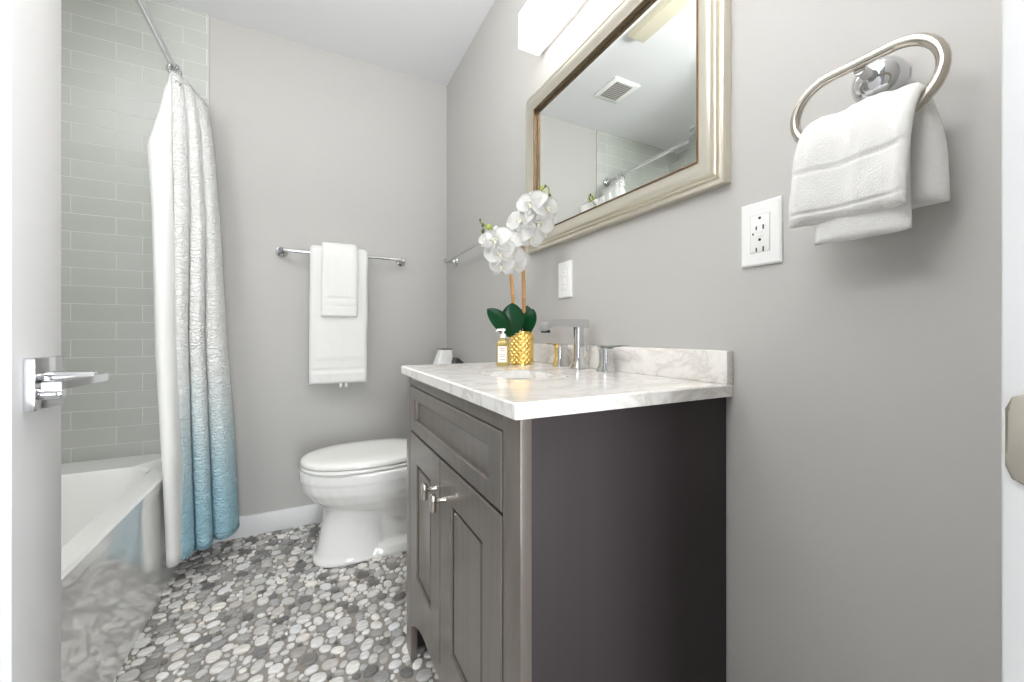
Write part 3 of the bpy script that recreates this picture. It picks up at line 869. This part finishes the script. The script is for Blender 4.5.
s1b, s1t = (PX + 0.008, PY - 0.004, ZC + 0.092), Vector((-0.1204, 1.11, 1.2446))
s2b, s2t = (PX - 0.018, PY + 0.002, ZC + 0.092), Vector((-0.165, 1.11, 1.165))
obj('stake', bamboo(s1b, s1t, 0.0062), 'bamboo', oc, 60)
obj('stake', bamboo(s2b, s2t, 0.0058), 'bamboo', oc, 60)
c1 = [s1t - Vector((0, 0, 0.03)), Vector((-0.1223, 1.1, 1.274)), Vector((-0.1184, 1.075, 1.3308)), Vector((-0.1074, 1.045, 1.3731)), Vector((-0.0943, 1.02, 1.4006)), Vector((-0.0865, 1.01, 1.3926)), Vector((-0.0932, 1.005, 1.3601))]
c2 = [s2t - Vector((0, 0, 0.02)), Vector((-0.1762, 1.105, 1.2006)), Vector((-0.2041, 1.09, 1.2441)), Vector((-0.2399, 1.07, 1.2655)), Vector((-0.27, 1.06, 1.2711)), Vector((-0.2908, 1.055, 1.2788))]
obj('stem', tube(B(), smooth_pts([(c) for c in c1], 6), 0.0022, 8), 'stem_green', oc)
obj('stem', tube(B(), smooth_pts([(c) for c in c2], 6), 0.0022, 8), 'stem_green', oc)


def flower(c, face, size, roll, seed):
    rnd = random.Random(seed)
    u, v, d = frame_from(face)
    up = (Vector((0, 0, 1)) - d * d.z).normalized(); sd = d.cross(up)
    M = lambda a: up * cos(a) + sd * sin(a)
    bm = B()
    for a, ln_, wd, lift in ((0, 0.50, 0.36, 0.02), (R(125), 0.46, 0.34, -0.02), (R(-125), 0.46, 0.34, -0.02), (R(68), 0.54, 0.60, 0.06), (R(-68), 0.54, 0.60, 0.06)):
        a += roll + rnd.uniform(-0.08, 0.08)
        ax = M(a); cr = d.cross(ax)
        bz = rnd.uniform(0.02, 0.10); ru = rnd.uniform(0.03, 0.07); ph = rnd.uniform(0, 6)
        back = -0.02 if wd < 0.5 else 0.0
        def f(s, t):
            q = t * 2 - 1
            w_ = wd / 2 * (sin(pi * (0.06 + 0.94 * s) ** 0.72) ** 0.6 if s < 1 else 0.03)
            ww = max(w_, 0.02)
            return c + size * (ax * (0.03 + ln_ * s) + cr * (q * ww) + d * (back + lift * s + bz * sin(pi * s) - 0.22 * s * s * 0.5 + 0.30 * ww * q * q * 0.5 + ru * s * sin(3.3 * q + ph) * 0.35))
        grid(bm, f, 9, 8)
    bmesh.ops.solidify(bm, geom=list(bm.faces), thickness=0.0007)
    o = obj('flower', bm, 'petal', oc, 180)
    bl = B()
    ax = -M(roll)
    tube(bl, [c + d * size * 0.02, c + d * size * 0.12 + ax * size * 0.06, c + d * size * 0.16 + ax * size * 0.15], [size * 0.035, size * 0.05, size * 0.015], 8)
    for s in (-1, 1): tube(bl, [c + d * size * 0.05, c + d * size * 0.14 + sd * s * size * 0.06, c + d * size * 0.2 + sd * s * size * 0.05 - ax * size * 0.02], [size * 0.02, size * 0.035, size * 0.012], 8)
    obj('lip', bl, 'lip_yellow', o, 180)


for i, (pos, sz, fx, roll) in enumerate((
        ((-0.0971, 1.01, 1.3312), 0.082, (0.05, -0.9, -0.05), 0.2), ((-0.1337, 1.03, 1.3405), 0.088, (-0.7, -0.6, 0.1), 0.1), ((-0.1098, 1.035, 1.291), 0.086, (-0.2, -0.9, -0.1), -0.3),
        ((-0.1547, 1.06, 1.2976), 0.088, (-0.85, -0.5, 0.2), 0.25), ((-0.1234, 1.06, 1.2526), 0.078, (-0.3, -0.9, -0.25), 0.0), ((-0.157, 1.075, 1.2582), 0.080, (-0.7, -0.7, 0.0), -0.2),
        ((-0.1198, 1.03, 1.3635), 0.070, (-0.4, -0.5, 0.6), 0.5),
        ((-0.2381, 1.06, 1.2311), 0.084, (-0.7, -0.7, 0.05), 0.1), ((-0.1912, 1.075, 1.2423), 0.080, (-0.3, -0.9, 0.2), -0.4), ((-0.2227, 1.065, 1.1953), 0.082, (-0.6, -0.8, -0.15), 0.3),
        ((-0.1785, 1.08, 1.196), 0.080, (-0.1, -0.95, -0.1), -0.1), ((-0.2089, 1.08, 1.1632), 0.072, (-0.7, -0.7, -0.25), 0.0), ((-0.163, 1.09, 1.1683), 0.074, (-0.3, -0.9, -0.3), 0.3), ((-0.2731, 1.06, 1.2302), 0.040, (-0.8, -0.5, 0.1), 0.2))):
    flower(Vector(pos), fx, sz * 1.12, roll, 10 + i)


def bud(pos, L, m):
    p = Vector(pos); bm = B()
    lathe(bm, p - Vector((0, 0, L / 2)), (0.15, -0.2, 1), [(0.001, 0), (L * 0.28, L * 0.2), (L * 0.36, L * 0.45), (L * 0.25, L * 0.8), (0.001, L)], 12)
    obj('bud', bm, m, oc, 180)


for a in (((-0.1026, 1.018, 1.3805), 0.016, 'bud_green'), ((-0.0878, 1.008, 1.3708), 0.015, 'bud_dark'), ((-0.1084, 1.02, 1.3967), 0.013, 'bud_green'), ((-0.0962, 1.017, 1.4022), 0.010, 'bud_dark'), ((-0.2628, 1.062, 1.2696), 0.018, 'bud_green'), ((-0.2809, 1.06, 1.2553), 0.015, 'bud_dark'), ((-0.2822, 1.057, 1.2717), 0.012, 'bud_dark'), ((-0.2908, 1.055, 1.2845), 0.009, 'bud_dark')): bud(*a)

# soap bottle
BX, BY = -0.206, 1.080
sb = thing('soap_bottle', 'clear amber soap bottle with white label and pump before gold pot', 'bottle', (BX, BY, ZC))
a_ = -0.55


def rot2(r, cx, cy, a): return [(cx + (x - cx) * cos(a) - (y - cy) * sin(a), cy + (x - cx) * sin(a) + (y - cy) * cos(a), z) for x, y, z in r]


bmb = B()
ring_faces(bmb, [rot2(rrect(BX - h, BX + h, BY - h, BY + h, 0.006, ZC + z, 4), BX, BY, a_) for h, z in ((0.0165, 0.0005), (0.0175, 0.003), (0.0175, 0.068), (0.015, 0.075), (0.008, 0.080), (0.008, 0.085))])
obj('body', bmb, 'soap_liquid', sb, 40)
bmb = B()
lathe(bmb, (BX, BY, ZC + 0.0852), (0, 0, 1), [(0.0095, 0), (0.0095, 0.010), (0.004, 0.012), (0.004, 0.020), (0.008, 0.021), (0.008, 0.027), (0.003, 0.028)], 20)
tube(bmb, [(BX, BY, ZC + 0.109), (BX - 0.020, BY - 0.006, ZC + 0.109), (BX - 0.026, BY - 0.008, ZC + 0.105)], [0.004, 0.0032, 0.0025], 8)
obj('pump', bmb, 'plastic_white', sb)


def onface(y0, y1, z0, z1, d): return [rot2([(BX + y0, BY - 0.0175 - d, z0), (BX + y1, BY - 0.0175 - d, z0), (BX + y1, BY - 0.0175 - d, z1), (BX + y0, BY - 0.0175 - d, z1)], BX, BY, a_), rot2([(BX + y0, BY - 0.0174, z0), (BX + y1, BY - 0.0174, z0), (BX + y1, BY - 0.0174, z1), (BX + y0, BY - 0.0174, z1)], BX, BY, a_)]


bmb = B(); ring_faces(bmb, onface(-0.0135, 0.0135, ZC + 0.012, ZC + 0.060, 0.0004)); lb = obj('label', bmb, 'label_paper', sb)
for zz, hw, m in ((0.052, 0.009, 'label_ink'), (0.046, 0.006, 'label_ink'), (0.034, 0.009, 'label_grey'), (0.029, 0.008, 'label_grey'), (0.020, 0.009, 'label_grey')):
    bmb = B(); ring_faces(bmb, onface(-hw, hw, ZC + zz, ZC + zz + 0.002, 0.0007)); obj('print', bmb, m, lb)

# ------------------------------------------------------------------ wall plates


def plate(name, label, yc, zc, gfci):
    t = thing(name, label, 'outlet', (0, yc, zc))
    bm = B(); h, v = 0.0357, 0.0572
    ring_faces(bm, [[(x, yc + a * s, zc + b * s2) for a, b in ((-1, -1), (1, -1), (1, 1), (-1, 1))] for x, s, s2 in ((-0.0003, h, v), (-0.004, h, v), (-0.0062, h - 0.003, v - 0.003))])
    obj('cover_plate', bm, 'plastic_white', t, 20)
    bm = B(); bx(bm, (-0.0072, yc - 0.0170, zc - 0.0335), (-0.0058, yc + 0.0170, zc + 0.0335), 0.0008)
    rc = obj('receptacle', bm, 'plastic_white', t)
    bm = B()
    for a0, a1, b0, b1 in ((-0.0176, -0.0171, -0.034, 0.034), (0.0171, 0.0176, -0.034, 0.034), (-0.0176, 0.0176, -0.0341, -0.0336), (-0.0176, 0.0176, 0.0336, 0.0341)): bx(bm, (-0.0065, yc + a0, zc + b0), (-0.0060, yc + a1, zc + b1))
    obj('seam', bm, 'label_grey', t)
    for s in (1, -1):
        for a0, a1, b0, b1 in ((-0.0075, -0.0050, -0.011, -0.002), (0.0050, 0.0072, -0.010, -0.003)):
            obj('slot', bx(B(), (-0.0075, yc + a0, zc + s * 0.0195 + b0 - 0.003), (-0.0068, yc + a1, zc + s * 0.0195 + b1 - 0.003)), 'slot_dark' if gfci else 'label_grey', rc)
        obj('ground_hole', lathe(B(), (-0.0068, yc, zc + s * 0.0195 + (0.008 if gfci else 0.004)), (-1, 0, 0), [(0.0026, 0), (0.0026, 0.0007)], 14), 'slot_dark' if gfci else 'label_grey', rc)
    for zz in (0.0445, -0.0445): obj('screw', lathe(B(), (-0.0055, yc, zc + zz), (-1, 0, 0), [(0.0032, 0), (0.0030, 0.0010), (0.0015, 0.0013)], 14), 'plastic_white', t)
    if gfci:
        for zz in (0.0035, -0.0035): obj('test_button', bx(B(), (-0.0082, yc - 0.0075, zc + zz - 0.0028), (-0.0070, yc + 0.0075, zc + zz + 0.0028), 0.0006), 'plastic_white', rc)
        obj('status_light', bx(B(), (-0.0076, yc + 0.0108, zc - 0.0015), (-0.0070, yc + 0.0132, zc + 0.0020)), 'slot_dark', rc)
    return t


plate('gfci_outlet', 'white outlet plate with dark slots beside the ring towel', 0.4331, 1.139, True)
plate('duplex_outlet', 'small white outlet plate below the mirror behind the faucet', 1.047, 1.1305, False)

# ------------------------------------------------------------------ mirror
mi = thing('wall_mirror', 'large rectangular wall mirror with pale champagne frame above the faucet', 'mirror', (0, 0.865, 1.515))
MY0, MY1, MZ0, MZ1 = 0.4920, 1.2700, 1.2500, 1.806


def mrect(d, x): return [(x, MY0 + d, MZ0 + d), (x, MY1 - d, MZ0 + d), (x, MY1 - d, MZ1 - d), (x, MY0 + d, MZ1 - d)]


prof = [(0.0, -0.0005), (0.0, -0.018), (0.002, -0.021), (0.006, -0.0225), (0.009, -0.0215), (0.0105, -0.0185), (0.012, -0.0225), (0.0145, -0.0255), (0.017, -0.0245), (0.0185, -0.0225), (0.020, -0.0260), (0.024, -0.0300), (0.029, -0.0305), (0.036, -0.0285), (0.046, -0.0240), (0.053, -0.0215), (0.0565, -0.0210)]
bmm = B(); ring_faces(bmm, [mrect(d, x) for d, x in prof], cap0=False, cap1=False); obj('frame', bmm, 'frame_gold', mi, 32)
bmm = B(); ring_faces(bmm, [mrect(d, x) for d, x in [(0.0565, -0.0150), (0.0565, -0.0220), (0.0575, -0.0232), (0.0600, -0.0232), (0.0612, -0.0220), (0.0615, -0.0110)]], cap0=False, cap1=False)
o = obj('inner_bead', bmm, 'frame_bead', mi, 40); o['label'] = 'thin copper coloured inner bead'
bmm = B(); ring_faces(bmm, [mrect(0.058, -0.008), mrect(0.058, -0.0095), mrect(0.086, -0.0112)], cap0=True); obj('mirror_pane', bmm, 'mirror_glass', mi, 0)

# ------------------------------------------------------------------ vanity light
vl = thing('vanity_light', 'glowing three shade vanity light on the wall above the mirror', 'wall lamp', (0, 0.873, 1.97))
obj('backplate', bx(B(), (-0.022, 0.560, 1.930), (-0.0005, 1.190, 2.035), 0.003), 'chrome', vl)
for k in range(3):
    ya = 1.176 - 0.206 * k
    bm = B(); bx(bm, (-0.102, ya - 0.196, 1.913), (-0.0225, ya, 2.030), 0.004, 2)
    obj('shade', bm, 'lamp_glass', vl)
# ------------------------------------------------------------------ ceiling things seen in the mirror
cl = thing('ceiling_light', 'long narrow beige box fixture on the ceiling, reflected in the mirror', 'ceiling fixture', (-0.697, 1.0, H))
obj('housing', bx(B(), (-0.744, 0.55, H - 0.050), (-0.650, 1.43, H - 0.0005), 0.002), 'fixture_beige', cl)
obj('diffuser', bx(B(), (-0.737, 0.56, H - 0.054), (-0.657, 1.42, H - 0.0495), 0.001), 'fixture_beige', cl)
vx0, vx1, vy0, vy1 = -1.032, -0.842, 1.735, 1.930
ev = thing('exhaust_vent', 'white square ceiling vent with grey slats, reflected in the mirror', 'vent', (-0.937, 1.83, H))
bmv = B(); ring_faces(bmv, [rrect(vx0, vx1, vy0, vy1, 0.006, H - 0.0005), rrect(vx0, vx1, vy0, vy1, 0.006, H - 0.008), rrect(vx0 + 0.006, vx1 - 0.006, vy0 + 0.006, vy1 - 0.006, 0.006, H - 0.012)]); obj('frame', bmv, 'plastic_white', ev)
bmv = B(); bx(bmv, (vx0 + 0.04, vy0 + 0.022, H - 0.0124), (vx1 - 0.03, vy1 - 0.022, H - 0.0118)); bk = obj('grille_opening', bmv, 'vent_dark', ev)
bmv = B()
for k in range(10):
    y = lerp(vy0 + 0.028, vy1 - 0.028, k / 9); bx(bmv, (vx0 + 0.042, y - 0.003, H - 0.0145), (vx1 - 0.032, y + 0.003, H - 0.0122))
obj('slats', bmv, 'label_grey', ev)

# ------------------------------------------------------------------ towel ring
tr = thing('towel_ring', 'chrome oval towel ring on the right wall near the door', 'towel ring', (0, 0.267, 1.326))
RYC, RZC, RHL, RRR, RXX = 0.2625, 1.2765, 0.034, 0.0455, -0.070
pts = []
for k in range(16): a = -pi / 2 + pi * k / 15; pts.append((RXX, RYC + RHL + RRR * cos(a), RZC + RRR * sin(a)))
for k in range(16): a = pi / 2 + pi * k / 15; pts.append((RXX, RYC - RHL + RRR * cos(a), RZC + RRR * sin(a)))
obj('ring', tube(B(), pts, 0.0068, 16, True), 'nickel', tr, 180)
bmr = B()
lathe(bmr, (-0.0003, 0.265, 1.316), (-1, 0, 0), [(0.031, 0), (0.031, 0.008), (0.030, 0.014), (0.027, 0.021), (0.022, 0.027), (0.015, 0.031), (0.0085, 0.033), (0.007, 0.040), (0.0065, 0.064)], 40)
obj('mount', bmr, 'chrome', tr)
BOWF = -0.026
rt = thing('ring_towel', 'white hand towel folded over the oval towel ring', 'towel', (RXX, 0.263, 1.23))
zb = RZC - RRR
towel('cloth', [(RXX - 0.034, 0.268, 1.112), (RXX - 0.036, 0.267, 1.150), (RXX - 0.030, 0.265, 1.205), (RXX - 0.019, 0.263, 1.238), (RXX, 0.262, 1.253), (RXX + 0.019, 0.260, 1.238), (RXX + 0.026, 0.252, 1.19), (RXX + 0.030, 0.250, 1.118)],
      (0, 1, 0), 0.136, 0.026, 'terry', rt, 22, ((0.014, 0.017, 0.22), (0.070, 0.074, 0.25)), 8, None, 0.005, BOWF)
towel('inner_fold', [(RXX - 0.012, 0.258, 1.085), (RXX - 0.013, 0.258, 1.13), (RXX - 0.010, 0.259, 1.19), (RXX - 0.008, 0.26, 1.205)], (0, 1, 0), 0.108, 0.016, 'terry', rt, 16, (), 3, None, 0.003, BOWF * 0.4)
